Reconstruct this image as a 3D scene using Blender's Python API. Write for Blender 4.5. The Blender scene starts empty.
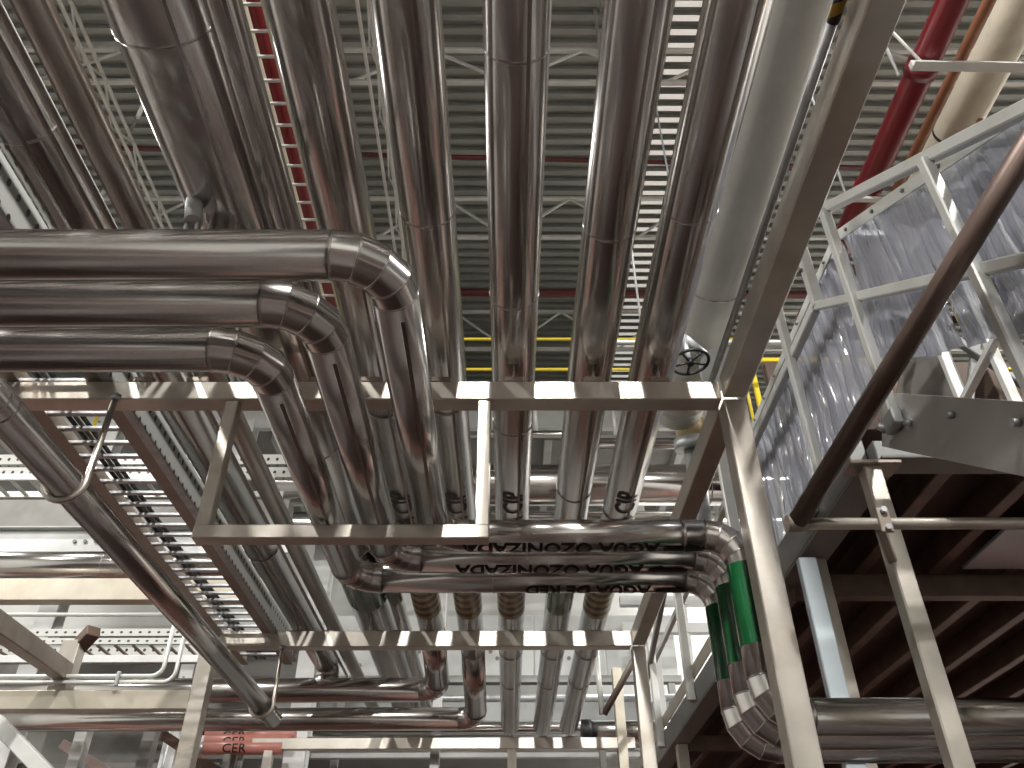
import bpy, bmesh, math, random
from mathutils import Vector, Matrix
random.seed(7)
S = bpy.context.scene
COL = S.collection
V = Vector
PI = math.pi

# ------------------------------------------------------------------ camera
P, YAW, ROLL = math.radians(36.4), math.radians(0.4), math.radians(0.25)
fw = V((math.sin(YAW)*math.cos(P), math.cos(YAW)*math.cos(P), math.sin(P)))
rt = V((math.cos(YAW), -math.sin(YAW), 0)); up = rt.cross(fw)
rt2 = rt*math.cos(ROLL) - up*math.sin(ROLL); up2 = up*math.cos(ROLL) + rt*math.sin(ROLL)
cam = bpy.data.objects.new('camera', bpy.data.cameras.new('camera'))
COL.objects.link(cam)
cam.data.sensor_width = 36; cam.data.lens = 815/1024*36
cam.data.clip_start = .05; cam.data.clip_end = 200
m = Matrix((rt2, up2, -fw)).transposed().to_4x4(); m.translation = V((0, 0, 1.6))
cam.matrix_world = m
S.camera = cam

# ------------------------------------------------------------------ world, exposure
w = bpy.data.worlds.new('hall_air'); S.world = w; w.use_nodes = True
w.node_tree.nodes['Background'].inputs[0].default_value = (.8, .88, 1, 1)
w.node_tree.nodes['Background'].inputs[1].default_value = .05
S.view_settings.view_transform = 'Standard'; S.view_settings.look = 'None'
S.view_settings.gamma = 1; S.view_settings.use_curve_mapping = False
S.view_settings.exposure = -0.15
S.cycles.use_denoising = True
S.cycles.max_bounces = 8; S.cycles.diffuse_bounces = 3; S.cycles.glossy_bounces = 5
S.cycles.transparent_max_bounces = 12; S.cycles.sample_clamp_indirect = 6
S.cycles.caustics_reflective = False; S.cycles.caustics_refractive = False

# ------------------------------------------------------------------ materials
MATS = {}
def mat(name, col, rough=.5, metal=0.0, var=.12, scale=6.0, stretch=(1, 1, 1), bump=.0, bscale=20.0, dirt=None, dirt_amt=.0,
        rvar=.0, spec=.5, coat=0.0):
    """procedural material: noise-varied colour and roughness, fine relief, optional dirt of another colour"""
    m = bpy.data.materials.new(name); m.use_nodes = True
    nt = m.node_tree; N = nt.nodes; L = nt.links
    b = N['Principled BSDF']
    tc = N.new('ShaderNodeTexCoord'); mp = N.new('ShaderNodeMapping'); mp.inputs['Scale'].default_value = stretch
    L.new(tc.outputs['Object'], mp.inputs[0])
    nz = N.new('ShaderNodeTexNoise'); nz.inputs['Scale'].default_value = scale; nz.inputs['Detail'].default_value = 4
    L.new(mp.outputs[0], nz.inputs['Vector'])
    cr = N.new('ShaderNodeValToRGB')
    lo = [max(0, c*(1-var)) for c in col]; hi = [min(1, c*(1+var)) for c in col]
    cr.color_ramp.elements[0].position = .3; cr.color_ramp.elements[1].position = .7
    cr.color_ramp.elements[0].color = (*lo, 1); cr.color_ramp.elements[1].color = (*hi, 1)
    L.new(nz.outputs[0], cr.inputs[0]); last = cr.outputs[0]
    if dirt:
        n2 = N.new('ShaderNodeTexNoise'); n2.inputs['Scale'].default_value = scale*.7; n2.inputs['Detail'].default_value = 8
        L.new(mp.outputs[0], n2.inputs['Vector'])
        r2 = N.new('ShaderNodeValToRGB'); r2.color_ramp.elements[0].position = .52; r2.color_ramp.elements[1].position = .72
        r2.color_ramp.elements[1].color = (dirt_amt,)*3 + (1,)
        L.new(n2.outputs[0], r2.inputs[0])
        mx = N.new('ShaderNodeMix'); mx.data_type = 'RGBA'
        L.new(r2.outputs[0], mx.inputs[0]); L.new(last, mx.inputs[6]); mx.inputs[7].default_value = (*dirt, 1)
        last = mx.outputs[2]
    L.new(last, b.inputs['Base Color'])
    b.inputs['Metallic'].default_value = metal; b.inputs['Roughness'].default_value = rough
    b.inputs['Specular IOR Level'].default_value = spec
    b.inputs['Coat Weight'].default_value = coat
    if rvar:
        mr = N.new('ShaderNodeMapRange'); mr.inputs[3].default_value = max(.02, rough-rvar); mr.inputs[4].default_value = rough+rvar
        L.new(nz.outputs[0], mr.inputs[0]); L.new(mr.outputs[0], b.inputs['Roughness'])
    if bump:
        n3 = N.new('ShaderNodeTexNoise'); n3.inputs['Scale'].default_value = bscale; n3.inputs['Detail'].default_value = 2
        L.new(mp.outputs[0], n3.inputs['Vector'])
        bp = N.new('ShaderNodeBump'); bp.inputs['Strength'].default_value = bump; bp.inputs['Distance'].default_value = .01
        L.new(n3.outputs[0], bp.inputs['Height']); L.new(bp.outputs[0], b.inputs['Normal'])
    MATS[name] = m
    return m

CLAD = mat('polished_cladding', (.56, .54, .525), .19, 1, .05, 3, (1, 1, 1), .0, 6, (.44, .39, .35), .3, .03)
CLAD2 = mat('dull_cladding', (.46, .42, .39), .30, 1, .08, 3, (1, 1, 1), .012, 6, (.3, .24, .2), .4, .05)
BAND = mat('cladding_band', (.46, .44, .42), .22, 1)
SEAM = mat('cladding_seam', (.36, .32, .30), .3, 1)
STEEL = mat('brushed_stainless', (.60, .56, .50), .38, .88, .10, 5, (1, 1, 1), .05, 60, (.40, .33, .25), .5, .06)
STEELD = mat('stained_stainless', (.34, .29, .25), .45, .7, .14, 5, (1, 1, 1), .03, 50, (.2, .15, .12), .5, .06)
GALV = mat('galvanised_steel', (.50, .52, .53), .42, .6, .18, 14, (1, 1, 1), .02, 40)
WHITE = mat('white_paint', (.74, .76, .75), .45, 0, .05, 4, dirt=(.5, .48, .43), dirt_amt=.35)
RAILW = mat('pale_rail_paint', (.70, .71, .68), .35, .15, .06, 6, dirt=(.5, .47, .4), dirt_amt=.3)
CREAM = mat('cream_steel', (.55, .51, .42), .42, .55, .08, 5, dirt=(.45, .36, .26), dirt_amt=.45)
CREAMP = mat('cream_duct_paint', (.68, .62, .50), .6, 0, .06, 5, dirt=(.35, .28, .2), dirt_amt=.4)
WPIPE = mat('white_jacket', (.76, .75, .70), .45, .0, .06, 4, (1, 1, 1), .08, 3, dirt=(.45, .42, .36), dirt_amt=.3)
GREYP = mat('grey_paint', (.24, .235, .22), .5, .1, .1, 4, dirt=(.14, .12, .1), dirt_amt=.4)
GREYL = mat('light_grey_paint', (.45, .46, .45), .5, .1, .1, 4, dirt=(.25, .24, .22), dirt_amt=.4)
BROWN = mat('rust_brown_steel', (.16, .105, .08), .5, .25, .2, 6, dirt=(.1, .055, .04), dirt_amt=.6)
STRG = mat('stringer_paint', (.58, .57, .55), .4, .3, .06, 4, dirt=(.3, .29, .27), dirt_amt=.3)
TUBEM = mat('brown_tube', (.13, .09, .075), .38, .5, .15, 6, dirt=(.08, .05, .04), dirt_amt=.5)
GREYM = mat('mid_grey_paint', (.26, .27, .27), .4, .3, .1, 4, dirt=(.15, .14, .13), dirt_amt=.4)
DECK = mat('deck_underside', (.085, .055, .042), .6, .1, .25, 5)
RED = mat('fire_red_paint', (.16, .010, .016), .28, 0, .12, 5)
REDD = mat('dull_red_paint', (.10, .015, .015), .5, 0, .2, 5)
COPPER = mat('primer_brown', (.30, .13, .065), .5, .1, .15, 8)
YELLOW = mat('safety_yellow', (.75, .58, .03), .4, 0, .08, 6)
GREEN = mat('green_tape', (.003, .085, .024), .18, 0, .12, 4, coat=.5)
BLACK = mat('black_rubber', (.012, .012, .012), .45, 0, .2, 6)
INK = mat('black_lettering', (.012, .010, .010), .45, 0, .1, 6)
PINK = mat('salmon_pipe_paint', (.50, .20, .16), .35, 0, .1, 6)
PINKB = mat('dusty_pink_steel', (.36, .27, .24), .5, .1, .12, 5)
BRASS = mat('stained_valve_body', (.52, .40, .22), .5, .1, .25, 12)
BLUEG = mat('blue_grey_panel', (.42, .47, .50), .4, .3, .08, 5)
LAMPM = mat('lamp_housing', (.3, .3, .3), .4, .5)
FLOOR = mat('floor_coating', (.034, .019, .0155), .45, 0, .15, .6, dirt=(.02, .012, .01), dirt_amt=.5)
FLOOR_LIT = mat('brightened_salmon_floor', (.21, .10, .08), .45, 0, .12, .6, dirt=(.13, .07, .055), dirt_amt=.5)  # lit look of the far floor put into its colour, for pipe reflections
WALL = mat('wall_panel', (.72, .73, .70), .6, 0, .05, .6, dirt=(.5, .49, .45), dirt_amt=.3)
ROOF = mat('roof_sheet', (.34, .355, .33), .45, .25, .10, 1.0, dirt=(.2, .2, .185), dirt_amt=.4)

def hazard():
    m = mat('hazard_tape', (.3, .2, .03), .3)
    nt = m.node_tree; N = nt.nodes; L = nt.links; b = N['Principled BSDF']
    tc = N.new('ShaderNodeTexCoord'); sp = N.new('ShaderNodeSeparateXYZ'); L.new(tc.outputs['UV'], sp.inputs[0])
    md = N.new('ShaderNodeMath'); md.operation = 'FRACT'; L.new(sp.outputs[0], md.inputs[0])
    gt = N.new('ShaderNodeMath'); gt.operation = 'GREATER_THAN'; gt.inputs[1].default_value = .5; L.new(md.outputs[0], gt.inputs[0])
    mx = N.new('ShaderNodeMix'); mx.data_type = 'RGBA'; L.new(gt.outputs[0], mx.inputs[0])
    mx.inputs[6].default_value = (.022, .010, .008, 1); mx.inputs[7].default_value = (.48, .31, .03, 1)
    L.new(mx.outputs[2], b.inputs['Base Color'])
    return m
HAZ = hazard()

def pvc():
    m = bpy.data.materials.new('clear_vinyl'); m.use_nodes = True
    nt = m.node_tree; N = nt.nodes; L = nt.links; b = N['Principled BSDF']; out = N['Material Output']
    b.inputs['Base Color'].default_value = (.40, .42, .49, 1); b.inputs['Roughness'].default_value = .14
    b.inputs['Coat Weight'].default_value = .6
    tc = N.new('ShaderNodeTexCoord'); mp = N.new('ShaderNodeMapping'); mp.inputs['Scale'].default_value = (60, 60, 1.1)
    L.new(tc.outputs['Object'], mp.inputs[0])
    nz = N.new('ShaderNodeTexNoise'); nz.inputs['Scale'].default_value = 1; nz.inputs['Detail'].default_value = 4
    L.new(mp.outputs[0], nz.inputs['Vector'])
    bp = N.new('ShaderNodeBump'); bp.inputs['Strength'].default_value = .7; bp.inputs['Distance'].default_value = .015
    L.new(nz.outputs[0], bp.inputs['Height']); L.new(bp.outputs[0], b.inputs['Normal'])
    tr = N.new('ShaderNodeBsdfTransparent'); tr.inputs[0].default_value = (.86, .88, .94, 1)
    mx = N.new('ShaderNodeMixShader'); mr = N.new('ShaderNodeMapRange')
    mr.inputs[1].default_value = .3; mr.inputs[2].default_value = .7; mr.inputs[3].default_value = .7; mr.inputs[4].default_value = .98
    L.new(nz.outputs[0], mr.inputs[0]); L.new(mr.outputs[0], mx.inputs[0])
    L.new(tr.outputs[0], mx.inputs[1]); L.new(b.outputs[0], mx.inputs[2]); L.new(mx.outputs[0], out.inputs[0])
    return m
PVC = pvc()

def emit(name, col, s):
    m = bpy.data.materials.new(name); m.use_nodes = True
    b = m.node_tree.nodes['Principled BSDF']; b.inputs['Base Color'].default_value = (*col, 1)
    b.inputs['Emission Color'].default_value = (*col, 1); b.inputs['Emission Strength'].default_value = s
    return m
LENS = emit('lamp_lens', (1, .97, .92), 12)
SKY = emit('daylit_sheet', (.95, .91, .85), .46)

def perf():
    """white painted channel web with rows of punched holes"""
    m = mat('punched_white_steel', (.70, .71, .68), .45, .1, .05, 5)
    nt = m.node_tree; N = nt.nodes; L = nt.links; b = N['Principled BSDF']
    tc = N.new('ShaderNodeTexCoord')
    sep = N.new('ShaderNodeSeparateXYZ'); L.new(tc.outputs['UV'], sep.inputs[0])
    def frac(o):
        f = N.new('ShaderNodeMath'); f.operation = 'FRACT'; L.new(o, f.inputs[0])
        s = N.new('ShaderNodeMath'); s.operation = 'SUBTRACT'; s.inputs[1].default_value = .5; L.new(f.outputs[0], s.inputs[0])
        q = N.new('ShaderNodeMath'); q.operation = 'POWER'; q.inputs[1].default_value = 2; L.new(s.outputs[0], q.inputs[0])
        return q.outputs[0]
    a = N.new('ShaderNodeMath'); a.operation = 'ADD'; L.new(frac(sep.outputs[0]), a.inputs[0]); L.new(frac(sep.outputs[1]), a.inputs[1])
    lt = N.new('ShaderNodeMath'); lt.operation = 'LESS_THAN'; lt.inputs[1].default_value = .028; L.new(a.outputs[0], lt.inputs[0])
    mx = N.new('ShaderNodeMix'); mx.data_type = 'RGBA'; L.new(lt.outputs[0], mx.inputs[0])
    mx.inputs[6].default_value = (.62, .63, .60, 1); mx.inputs[7].default_value = (.04, .035, .03, 1)
    L.new(mx.outputs[2], b.inputs['Base Color'])
    return m
PERF = perf()

# ------------------------------------------------------------------ helpers
def link(name, me, m, parent=None):
    o = bpy.data.objects.new(name, me); COL.objects.link(o)
    if m and me and not me.materials: me.materials.append(m)
    if parent: o.parent = parent; o.matrix_parent_inverse = parent.matrix_world.inverted()
    return o
def tag(o, label, cat, group=None):
    o['label'] = label; o['category'] = cat
    if group: o['group'] = group
    return o
def struct(o): o['kind'] = 'structure'; return o
def thing(name, label, cat, loc=(0, 0, 0), group=None):
    o = bpy.data.objects.new(name, None); COL.objects.link(o); o.location = loc
    o.empty_display_size = .1
    o.matrix_world = Matrix.Translation(loc)
    return tag(o, label, cat, group)
def mesh_from(verts, faces, name='m', smooth=False, uv=None):
    me = bpy.data.meshes.new(name); me.from_pydata([tuple(v) for v in verts], [], faces); me.update()
    if smooth: me.polygons.foreach_set('use_smooth', [True]*len(me.polygons))
    return me
def bar_mesh(p0, p1, wd, ht, upv=(0, 0, 1), bev=.006):
    """rectangular bar from p0 to p1, wd across, ht along upv, with softened edges"""
    p0, p1, upv = V(p0), V(p1), V(upv)
    d = (p1-p0).normalized(); s = d.cross(upv).normalized(); u = s.cross(d).normalized()
    vs = []
    for p in (p0, p1):
        for a, b in ((-1, -1), (1, -1), (1, 1), (-1, 1)):
            vs.append(p + s*a*wd/2 + u*b*ht/2)
    bm = bmesh.new(); bv = [bm.verts.new(v) for v in vs]
    for f in ((3, 2, 1, 0), (4, 5, 6, 7), (0, 1, 5, 4), (1, 2, 6, 5), (2, 3, 7, 6), (3, 0, 4, 7)): bm.faces.new([bv[i] for i in f])
    if bev: bmesh.ops.bevel(bm, geom=list(bm.edges), offset=min(bev, wd*.2, ht*.2), segments=1, affect='EDGES')
    bmesh.ops.recalc_face_normals(bm, faces=bm.faces)
    me = bpy.data.meshes.new('bar'); bm.to_mesh(me); bm.free()
    return me
def bar(name, p0, p1, wd, ht, m, parent=None, upv=(0, 0, 1), bev=.006):
    return link(name, bar_mesh(p0, p1, wd, ht, upv, bev), m, parent)
def box(name, x, y, z, m, parent=None, bev=.005):
    """axis-aligned box given as three (min, max) pairs"""
    cy, cz = (y[0]+y[1])/2, (z[0]+z[1])/2
    return bar(name, (x[0], cy, cz), (x[1], cy, cz), y[1]-y[0], z[1]-z[0], m, parent, (0, 0, 1), bev)
def frame_of(d):
    d = V(d).normalized()
    a = V((0, 0, 1)) if abs(d.z) < .9 else V((0, 1, 0))
    s = d.cross(a).normalized(); u = s.cross(d).normalized()
    return s, u
def tube_rings(pts, r, n):
    """mitred rings of a tube of radius r along a polyline"""
    pts = [V(p) for p in pts]
    ds = [(pts[i+1]-pts[i]).normalized() for i in range(len(pts)-1)]
    s, u = frame_of(ds[0])
    ring = [pts[0] + (s*math.cos(2*PI*k/n) + u*math.sin(2*PI*k/n))*r for k in range(n)]
    rings = [ring]
    for i in range(1, len(pts)):
        d = ds[i-1]; nn = (d + ds[i]).normalized() if i < len(ds) else d
        ring = [v + d*((pts[i]-v).dot(nn)/d.dot(nn)) for v in ring]
        rings.append(ring)
    return rings
def skin_rings(rings, caps=True, smooth=True):
    n = len(rings[0]); vs = [v for rg in rings for v in rg]; fs = []
    for i in range(len(rings)-1):
        for k in range(n):
            a, b = i*n+k, i*n+(k+1) % n
            fs.append((a, b, b+n, a+n))
    nq = len(fs)
    if caps:
        fs.append(tuple(range(n-1, -1, -1))); fs.append(tuple(range((len(rings)-1)*n, len(rings)*n)))
    me = mesh_from(vs, fs)
    bm = bmesh.new(); bm.from_mesh(me); bmesh.ops.recalc_face_normals(bm, faces=bm.faces); bm.to_mesh(me); bm.free()
    if smooth:
        me.polygons.foreach_set('use_smooth', [len(p.vertices) == 4 for p in me.polygons])
    return me
def tube(name, pts, r, m, parent=None, n=16, caps=True):
    return link(name, skin_rings(tube_rings(pts, r, n), caps), m, parent)
def fillet(pts, R, n=4):
    """polyline with each corner turned into n short chords; also reports the corner spans"""
    pts = [V(p) for p in pts]; out = [pts[0]]; spans = []
    for i in range(1, len(pts)-1):
        a = (pts[i-1]-pts[i]).normalized(); b = (pts[i+1]-pts[i]).normalized()
        ang = math.acos(max(-1, min(1, a.dot(b)))); turn = PI-ang
        t = R*math.tan(turn/2)
        c = pts[i] + (a+b).normalized()*(R/math.cos(turn/2))
        e1 = (pts[i]+a*t - c); ax = e1.cross(pts[i]+b*t - c).normalized()
        i0 = len(out)
        for k in range(n+1):
            out.append(c + (Matrix.Rotation(turn*k/n, 3, ax) @ e1))
        spans.append((i0, i0+n))
    out.append(pts[-1])
    return out, spans
def ring_band(name, c, d, r, wd, m, parent, n=32):
    """raised joint band round a pipe"""
    c, d = V(c), V(d).normalized()
    prof = [(-wd/2, r), (-wd/3, r+.0022), (wd/3, r+.0022), (wd/2, r)]
    s, u = frame_of(d); rings = []
    for a, rr in prof: rings.append([c + d*a + (s*math.cos(2*PI*k/n) + u*math.sin(2*PI*k/n))*rr for k in range(n)])
    return link(name, skin_rings(rings, False), m, parent)
def pipe(t, pts, r, m=CLAD, R=None, n=36, bands=(), gores=5, band_w=.012, seam=None, ends=True):
    """clad pipe under the thing t: straight claddings, elbow gores and joint bands, each its own part.
    bands: distances along the first leg list [(leg, dist)]; seam: angle of a lap seam from the bottom"""
    pts = [V(p) for p in pts]
    R = R or r*2.2
    pl, spans = fillet(pts, R, gores) if len(pts) > 2 else (pts, [])
    rings = tube_rings(pl, r, n)
    i = 0; legs = []; clads = []
    for (a, b) in spans + [(len(pl)-1, len(pl)-1)]:
        clad = link('cladding', skin_rings(rings[i:a+1], True), m, t); legs.append((pl[i], pl[a])); clads.append(clad)
        for k in range(a, b): link('elbow_segment', skin_rings(rings[k:k+2], False), m, t)
        for k in range(a, b+1):
            if b > a:
                d = ((pl[k]-pl[k-1]).normalized() + (pl[min(k+1, len(pl)-1)]-pl[k]).normalized())
                ring_band('joint_band', pl[k], d, r*1.0, .007, BAND, t, n)
        i = b
    for leg, dist in bands:
        a, b = legs[leg]; d = (b-a).normalized()
        ring_band('joint_band', a+d*dist, d, r, band_w, BAND, t, n)
    if seam is not None:
        for (a, b), cl in zip(legs, clads):
            d = (b-a).normalized()
            if abs(d.z) > .5: continue
            side = d.cross(V((0, 0, 1))).normalized()
            q = (V((0, 0, -1))*math.cos(seam) + side*math.sin(seam))
            bar('lap_seam', a+q*(r+.0005), b+q*(r+.0005), .012, .004, SEAM, cl, q, 0)
    return legs
def sleeve(name, a, b, r, m, parent, n=36, turns=0.0):
    """thin tape wrapped round a pipe, UV runs as a spiral for striped tape"""
    a, b = V(a), V(b); d = (b-a).normalized(); s, u = frame_of(d); L = (b-a).length
    vs = []; fs = []
    for p in (a, b):
        for k in range(n+1): vs.append(p + (s*math.cos(2*PI*k/n) + u*math.sin(2*PI*k/n))*r)
    for k in range(n): fs.append((k, k+1, k+n+2, k+n+1))
    me = mesh_from(vs, fs, smooth=True)
    uv = me.uv_layers.new(name='UVMap')
    for p in me.polygons:
        for li in p.loop_indices:
            vi = me.loops[li].vertex_index; k = vi % (n+1); e = vi // (n+1)
            uv.data[li].uv = (e*L*turns + k/n*1.0, e)
    return link(name, me, m, parent)
def lettering(name, txt, size, fn, parent, m=INK, bold=.012, spacing=1.0, cuts=10):
    """text turned into a mesh and laid on a surface: fn maps (along, up) to a point"""
    cu = bpy.data.curves.new('txt', 'FONT'); cu.body = txt; cu.size = size; cu.offset = bold*size/.1*.1; cu.space_character = spacing
    cu.resolution_u = 3
    ob = bpy.data.objects.new('txt', cu); COL.objects.link(ob)
    dg = bpy.context.evaluated_depsgraph_get(); me = bpy.data.meshes.new_from_object(ob.evaluated_get(dg))
    bpy.data.objects.remove(ob)
    bm = bmesh.new(); bm.from_mesh(me)
    for k in range(1, cuts):
        bmesh.ops.bisect_plane(bm, geom=list(bm.verts)+list(bm.edges)+list(bm.faces), plane_co=(0, size*.75*k/cuts, 0), plane_no=(0, 1, 0))
    for v in bm.verts: v.co = fn(v.co.x, v.co.y)
    bm.to_mesh(me); bm.free(); me.materials.clear()
    return link(name, me, m, parent)
def lens_text_width(txt, size): return .62*size*len(txt)

# ------------------------------------------------------------------ lamps and daylight
def high_bay(x, y, z, power, label, size=.45):
    t = thing('high_bay_lamp', label, 'lamp', (x, y, z))
    tube('housing', [(x, y, z+.04), (x, y, z+.26)], .2, LAMPM, t, 24)
    bm_r = tube_rings([(x, y, z), (x, y, z+.1)], .34, 28)
    top = [V((x, y, z+.12)) + (v-V((x, y, z+.1)))*.55 for v in bm_r[1]]
    link('reflector', skin_rings([bm_r[0], top], False), LAMPM, t)
    tube('lens', [(x, y, z+.01), (x, y, z+.02)], .32, LENS, t, 28)
    tube('stem', [(x, y, z+.26), (x, y, 11.02)], .015, LAMPM, t, 8)
    li = bpy.data.lights.new('lamp_light', 'AREA'); li.shape = 'DISK'; li.size = size; li.energy = power
    li.color = (1, .97, .93)
    o = bpy.data.objects.new('lamp_light', li); COL.objects.link(o); o.location = (x, y, z-.01)
    o.parent = t; o.matrix_parent_inverse = t.matrix_world.inverted()
    return t
high_bay(.3, -3.2, 9.4, 2300, 'round high bay lamp hung behind the camera over the pipe rack')
high_bay(-4.5, -3.6, 9.4, 500, 'round high bay lamp hung behind the camera left of the rack')
high_bay(5.5, -3.0, 9.4, 700, 'round high bay lamp hung behind the camera right of the rack')
high_bay(.0, -9.5, 9.4, 700, 'round high bay lamp furthest behind the camera in the middle')
high_bay(-9.5, 2.5, 9.4, 650, 'round high bay lamp over the left aisle beside the rack')
high_bay(9.5, 2.5, 9.4, 1000, 'round high bay lamp over the right aisle beside the stair')
high_bay(-9.5, 9.5, 9.0, 380, 'round high bay lamp over the far left aisle')
high_bay(9.5, 9.5, 9.0, 800, 'round high bay lamp over the far right aisle')
high_bay(-6.6, 6.0, 9.4, 220, 'round high bay lamp over the aisle between the left lamps')

high_bay(4.3, 12.2, 8.3, 280, 'added high bay fill lamp at the far end behind the stair curtain')  # added lamp, hidden by the rack post, brightens the far floor and background

# ------------------------------------------------------------------ the hall
X0, X1, Y0, Y1, ZC = -14, 14, -14, 14, 11
struct(box('floor', (X0, X1), (Y0, 7.2), (-.1, 0), FLOOR, bev=0))
struct(box('floor', (X0, X1), (7.2, Y1), (-.1, 0), FLOOR_LIT, bev=0))  # far zone painted brighter so pipe undersides mirror a pinkish glow
struct(box('wall_back', (X0, X1), (Y1, Y1+.2), (0, ZC+.3), WALL, bev=0))
struct(box('wall_rear', (X0, X1), (Y0-.2, Y0), (0, ZC+.3), WALL, bev=0))
struct(box('wall_left', (X0-.2, X0), (Y0, Y1), (0, ZC+.3), WALL, bev=0))
struct(box('wall_right', (X1, X1+.2), (Y0, Y1), (0, ZC+.3), WALL, bev=0))
def corrugated(name, xa, xb, ya, yb, z, m, pitch=.18, depth=.07, m2=None):
    vs = []; fs = []; y = ya
    prof = []
    while y < yb:
        prof += [(y, z), (y+pitch*.42, z), (y+pitch*.5, z+depth), (y+pitch*.92, z+depth)]
        y += pitch
    for (yy, zz) in prof: vs += [(xa, yy, zz), (xb, yy, zz)]
    for i in range(len(prof)-1): fs.append((2*i, 2*i+1, 2*i+3, 2*i+2))
    o = link(name, mesh_from(vs, fs), m)
    if m2:
        o.data.materials.append(m2)
        for i, p in enumerate(o.data.polygons): p.material_index = 0 if i % 4 == 0 else 1
    return o
struct(corrugated('ceiling', X0, 2.0, Y0, Y1, ZC, ROOF))
struct(corrugated('ceiling', 2.46, X1, Y0, Y1, ZC, ROOF))
struct(corrugated('window_1', 2.0, 2.46, Y0, Y1, ZC, SKY, m2=ROOF))

def truss_x(y, z0, z1, label, xa=-9, xb=9):
    t = thing('roof_truss', label, 'truss', (0, y, z0), 'roof trusses across the hall')
    bar('bottom_chord', (xa, y, z0), (xb, y, z0), .055, .055, RAILW, t)
    bar('top_chord', (xa, y, z1), (xb, y, z1), .055, .055, RAILW, t)
    x = xa; k = 0
    while x < xb-.1:
        bar('web_brace', (x, y, z0 if k % 2 == 0 else z1), (x+.9, y, z1 if k % 2 == 0 else z0), .035, .035, RAILW, t, (0, 1, 0))
        x += .9; k += 1
truss_x(5.45, 9.9, 10.55, 'white roof truss crossing nearest, high above the front pipes')
truss_x(7.85, 9.9, 10.7, 'white roof truss crossing second from the front under the roof')
truss_x(10.3, 9.9, 10.7, 'white roof truss crossing furthest back above the yellow rails')
def truss_y(x, z, label, ya=-2, yb=12.5):
    t = thing('lattice_joist', label, 'truss', (x, ya, z))
    for dx, dz in ((-.06, 0), (.06, 0), (0, .3)):
        bar('chord', (x+dx, ya, z+dz), (x+dx, yb, z+dz), .035, .035, RAILW, t)
    y = ya; k = 0
    while y < yb-.2:
        bar('web_brace', (x, y, z if k % 2 == 0 else z+.3), (x, y+.42, z+.3 if k % 2 == 0 else z), .02, .02, RAILW, t, (1, 0, 0))
        y += .42; k += 1
truss_y(-1.42, 9.4, 'slim white lattice joist running lengthwise between two large pipes')
truss_y(-5.6, 9.4, 'white lattice joist running lengthwise at the upper left edge')
truss_y(-4.35, 9.2, 'white lattice joist running lengthwise behind the thin bare pipe')
def conduit(name, pts, r, m, label, cat, R=.1, n=12):
    pl, _ = fillet(pts, R, 5) if len(pts) > 2 else (pts, [])
    return tag(tube(name, pl, r, m, None, n), label, cat)
conduit('sprinkler_pipe', [(-9, 6.2, 9.85), (9, 6.75, 9.85)], .03, REDD, 'thin dark red sprinkler pipe crossing under the roof', 'pipe')
conduit('sprinkler_main', [(-9, 9.0, 10.0), (9, 9.15, 10.0)], .06, REDD, 'thicker dark red sprinkler main crossing further back', 'pipe')
for x, y, k in ((-2.3, 5.0, 0), (-3.7, 5.0, 1), (-4.9, 6.6, 2), (1.05, 5.2, 3)):
    conduit('drop_rod', [(x, y, 8.6), (x, y, 11.03)], .02, RAILW,
            ('white rod dropping from the roof beside the large pipe', 'white rod dropping from the roof behind the thin bare pipe',
             'white rod dropping from the roof near the left edge', 'white rod dropping from the roof over the middle pipes')[k], 'rod')

# ------------------------------------------------------------------ pipe rack
rack = thing('pipe_rack', 'stainless steel pipe rack of square tube beams and posts carrying the pipes', 'pipe rack', (0, 3.08, 0))
YB = (-.42, 3.03, 6.40, 9.86)
for i, y in enumerate(YB):
    xa = (-4.2, -4.2, -2.28, -2.9)[i]; xb = (1.09, .98, .98, 1.45)[i]
    box('cross_beam', (xa, xb), (y, y+.1), (3.75, (3.85, 3.85, 3.875, 3.87)[i]), STEEL, rack)
for a, b in ((-3.5, -.42), (-.32, 3.03), (3.135, 6.40)):
    box('side_beam', (.985, 1.09), (a, b), (3.755, 3.875), STEEL, rack)
box('post', (.985, 1.09), (3.03, 3.135), (0, 3.75), STEEL, rack)
box('post', (.985, 1.09), (6.40, 6.50), (0, 3.75), STEEL, rack)
box('post', (-2.40, -2.28), (6.35, 6.47), (0, 3.80), STEEL, rack)
box('post', (.0, .1), (9.86, 9.96), (0, 3.75), STEEL, rack)
box('post', (-2.75, -2.65), (9.86, 9.96), (0, 3.75), STEEL, rack)
box('post', (1.25, 1.36), (9.84, 9.97), (0, 4.65), CREAM, rack)
box('post', (-4.3, -4.2), (3.03, 3.13), (0, 3.85), STEEL, rack)
box('post', (.985, 1.09), (-.42, -.32), (0, 3.75), STEEL, rack)
box('post', (-4.3, -4.2), (-.42, -.32), (0, 3.85), STEEL, rack)
# hung frame below the front beam
box('hanger', (-1.285, -1.225), (3.04, 3.10), (3.07, 3.75), STEEL, rack)
box('hanger', (-.135, -.075), (3.04, 3.10), (3.07, 3.75), STEEL, rack)
box('hanger_bar', (-1.285, -.075), (3.035, 3.105), (3.062, 3.125), STEEL, rack)
# lower tie at the left post
box('tie_beam', (-5.2, -2.40), (6.36, 6.46), (3.27, 3.41), CREAM, rack)
box('tie_post', (-3.50, -3.36), (6.37, 6.50), (3.41, 3.80), STEEL, rack)
bar('outrigger', (-3.43, 6.5, 3.56), (-2.62, .5, 3.10), .11, .13, STEELD, rack)
bar('knee_brace', (-3.44, 6.50, 3.76), (-3.26, 6.34, 3.86), .11, .09, BROWN, rack)

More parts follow.
